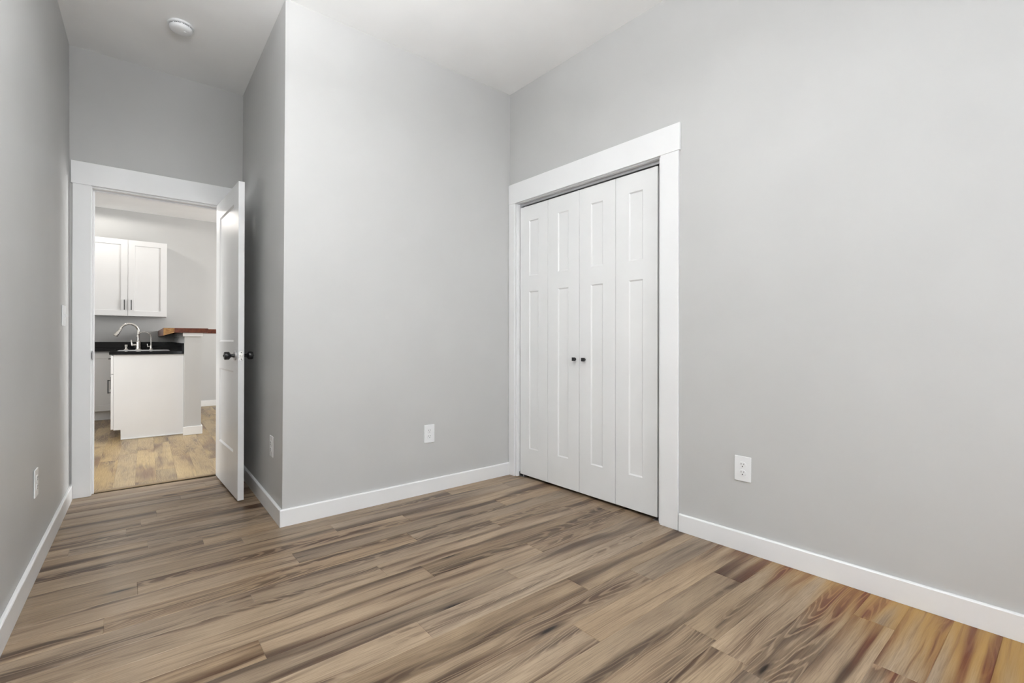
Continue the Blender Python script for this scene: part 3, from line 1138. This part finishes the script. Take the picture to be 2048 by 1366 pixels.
# granite worktop with a hole for the sink
SX0, SX1, SY0, SY1 = -0.045, 0.395, 0.40, 0.80
r = tag(kempty('countertop', 0.0, 0.0, 0.8848), 'black granite L-shaped countertop with the sink set in it', 'countertop')
bm = bmesh.new()
t_ = 0.030
xs = [-1.37, -0.108, SX0, SX1, 0.5208]
ys = [-0.024, SY0, SY1, 1.585, WK - 0.001]
cells = [(i, j) for i in range(4) for j in range(4) if (j == 3 or i > 0) and not (i == 2 and j == 1)]
for zt in (0.0, t_):
    for i, j in cells:
        bm.faces.new([bm.verts.new((x, y, zt)) for x, y in ((xs[i], ys[j]), (xs[i + 1], ys[j]), (xs[i + 1], ys[j + 1]), (xs[i], ys[j + 1]))])
cs = set(cells)
for i, j in cells:
    for di, dj, e in ((-1, 0, ((i, j), (i, j + 1))), (1, 0, ((i + 1, j), (i + 1, j + 1))), (0, -1, ((i, j), (i + 1, j))), (0, 1, ((i, j + 1), (i + 1, j + 1)))):
        if (i + di, j + dj) not in cs:
            (a0, b0), (a1, b1) = e
            bm.faces.new([bm.verts.new(c) for c in ((xs[a0], ys[b0], 0), (xs[a1], ys[b1], 0), (xs[a1], ys[b1], t_), (xs[a0], ys[b0], t_))])
bmesh.ops.remove_doubles(bm, verts=bm.verts, dist=1e-5)
link('slab', bm, M['granite'], r)
CT = 0.8848 + t_
bm = bmesh.new()
box(bm, -1.37, 0.5208, WK - 0.021, WK - 0.0012, 0.0302, 0.118, 0.001)
link('backsplash', bm, M['granite'], r)
bm = bmesh.new()
box(bm, 0.501, 0.5208, -0.02, WK - 0.022, 0.0302, 0.118, 0.001)
link('backsplash', bm, M['granite'], r)

# sink
r = tag(kempty('sink', (SX0 + SX1) / 2, (SY0 + SY1) / 2, CT), 'stainless steel drop-in sink in the black granite', 'sink')
hx_, hy_ = (SX1 - SX0) / 2, (SY1 - SY0) / 2
bm = bmesh.new()
for x0, x1, y0, y1 in ((-hx_ - 0.012, hx_ + 0.012, -hy_ - 0.012, -hy_ + 0.006), (-hx_ - 0.012, hx_ + 0.012, hy_ - 0.006, hy_ + 0.012),
                       (-hx_ - 0.012, -hx_ + 0.006, -hy_ + 0.006, hy_ - 0.006), (hx_ - 0.006, hx_ + 0.012, -hy_ + 0.006, hy_ - 0.006)):
    box(bm, x0, x1, y0, y1, 0.0004, 0.0022)
link('rim', bm, M['steel'], r)
bm = bmesh.new()
i_ = 0.004
a_ = [(-hx_ + i_, -hy_ + i_), (hx_ - i_, -hy_ + i_), (hx_ - i_, hy_ - i_), (-hx_ + i_, hy_ - i_)]
b_ = [(x * 0.92, y * 0.92) for x, y in a_]
vt = [bm.verts.new((x, y, 0.003)) for x, y in a_]
vb = [bm.verts.new((x, y, -0.028)) for x, y in b_]
for k in range(4):
    l = (k + 1) % 4
    bm.faces.new((vt[k], vt[l], vb[l], vb[k]))
bm.faces.new(vb)
link('bowl', bm, M['steel'], r)

# faucets and soap dispenser, behind the sink
FY = 0.86


def arc(cx, cz, rad, a0, a1, n, dirx, diry):
    out_ = []
    for i in range(n + 1):
        a = math.radians(a0 + (a1 - a0) * i / n)
        out_.append((cx + rad * math.cos(a) * dirx, rad * math.cos(a) * diry, cz + rad * math.sin(a)))
    return out_


r = tag(kempty('kitchen_faucet', 0.119, FY, CT), 'tall brushed nickel gooseneck faucet with a pull-down spray head', 'faucet')
bm = bmesh.new()
lathe(bm, [(0.029, 0.0004), (0.029, 0.005), (0.024, 0.010), (0.022, 0.02), (0.022, 0.085), (0.020, 0.10), (0.0155, 0.108)], 'Z', 28)
link('body', bm, M['nickel'], r, smooth=True)
bm = bmesh.new()
R_ = 0.088
dx_, dy_ = 0.95, 0.31
path = [(0, 0, 0.10), (0, 0, 0.14), (0, 0, 0.18), (0, 0, 0.222)]
for i in range(1, 17):
    a = math.pi * i / 16 * 0.93
    path.append(((-R_ + R_ * math.cos(a)) * dx_, (-R_ + R_ * math.cos(a)) * dy_, 0.222 + R_ * math.sin(a)))
tube(bm, path, 0.0125, 16)
link('spout', bm, M['nickel'], r, smooth=True)
e1 = Vector(path[-1])
tdir = (Vector(path[-1]) - Vector(path[-2])).normalized()
tdir = (tdir + Vector((-0.30 * dx_, -0.30 * dy_, 0))).normalized()
bm = bmesh.new()
tube(bm, [e1 - tdir * 0.004, e1 + tdir * 0.02, e1 + tdir * 0.04, e1 + tdir * 0.085, e1 + tdir * 0.088], [0.0138, 0.0145, 0.018, 0.023, 0.020], 18)
link('spray_head', bm, M['nickel'], r, smooth=True)
bm = bmesh.new()
tube(bm, [(-0.018, 0, 0.058), (-0.062, -0.012, 0.058)], 0.0125, 14)
tube(bm, [(-0.056, -0.012, 0.056), (-0.062, -0.012, 0.09), (-0.066, -0.014, 0.118)], [0.012, 0.008, 0.006], 12)
link('lever', bm, M['nickel'], r, smooth=True)

r = tag(kempty('filter_faucet', 0.240, FY, CT), 'slim nickel drinking-water faucet right of the tall faucet', 'faucet')
bm = bmesh.new()
lathe(bm, [(0.020, 0.0004), (0.020, 0.004), (0.014, 0.012), (0.011, 0.03), (0.011, 0.055), (0.006, 0.060)], 'Z', 22)
link('body', bm, M['nickel'], r, smooth=True)
bm = bmesh.new()
path = [(0, 0, 0.055), (0, 0, 0.10), (0, 0, 0.143)]
R_ = 0.072
for i in range(1, 15):
    a = math.pi * i / 14 * 0.92
    path.append(((-R_ + R_ * math.cos(a)) * 0.95, (-R_ + R_ * math.cos(a)) * 0.31, 0.143 + R_ * math.sin(a)))
tube(bm, path, 0.0052, 12)
link('spout', bm, M['nickel'], r, smooth=True)
bm = bmesh.new()
tube(bm, [(-0.008, 0, 0.040), (-0.034, -0.008, 0.040)], 0.007, 12)
tube(bm, [(-0.032, -0.008, 0.038), (-0.036, -0.008, 0.075)], 0.0045, 10)
link('lever', bm, M['nickel'], r, smooth=True)

r = tag(kempty('soap_dispenser', 0.006, FY, CT), 'short nickel soap dispenser left of the tall faucet', 'soap dispenser')
bm = bmesh.new()
lathe(bm, [(0.022, 0.0004), (0.022, 0.005), (0.012, 0.014), (0.010, 0.03)], 'Z', 20)
link('base', bm, M['nickel'], r, smooth=True)
bm = bmesh.new()
lathe(bm, [(0.0085, 0.030), (0.013, 0.034), (0.015, 0.060), (0.012, 0.064)], 'Z', 20)
link('pump', bm, M['nickel'], r, smooth=True)

# flush ceiling light in the kitchen, out of the picture to the left
r = tag(empty('ceiling_light', (-0.37, 7.90, 2.885)), 'round flush ceiling light above the kitchen cabinet, left of the doorway view', 'ceiling light')
bm = bmesh.new()
lathe(bm, [(0.085, -0.0005), (0.085, -0.016), (0.075, -0.018)], 'Z', 36)
link('base', bm, M['plastic'], r, smooth=True)
bm = bmesh.new()
lathe(bm, [(0.070, -0.018), (0.068, -0.024), (0.04, -0.030)], 'Z', 36)
link('diffuser', bm, M['diffuser'], r, smooth=True)

# bowl light added to brighten the bedroom, above the picture
r = tag(empty('ceiling_light', (0.16, 1.34, 2.9645)), 'hanging bowl light added to brighten the bedroom, above the view', 'ceiling light')
bm = bmesh.new()
lathe(bm, [(0.075, -0.0005), (0.075, -0.02), (0.02, -0.03), (0.012, -0.03), (0.012, -0.613)], 'Z', 36)
link('base', bm, M['nickel'], r, smooth=True)
bm = bmesh.new()
lathe(bm, [(0.012, -0.618), (0.10, -0.613), (0.17, -0.593), (0.21, -0.558), (0.205, -0.558), (0.165, -0.588), (0.10, -0.606), (0.012, -0.610)], 'Z', 40)
link('glass_bowl', bm, M['diffuser'], r, smooth=True)
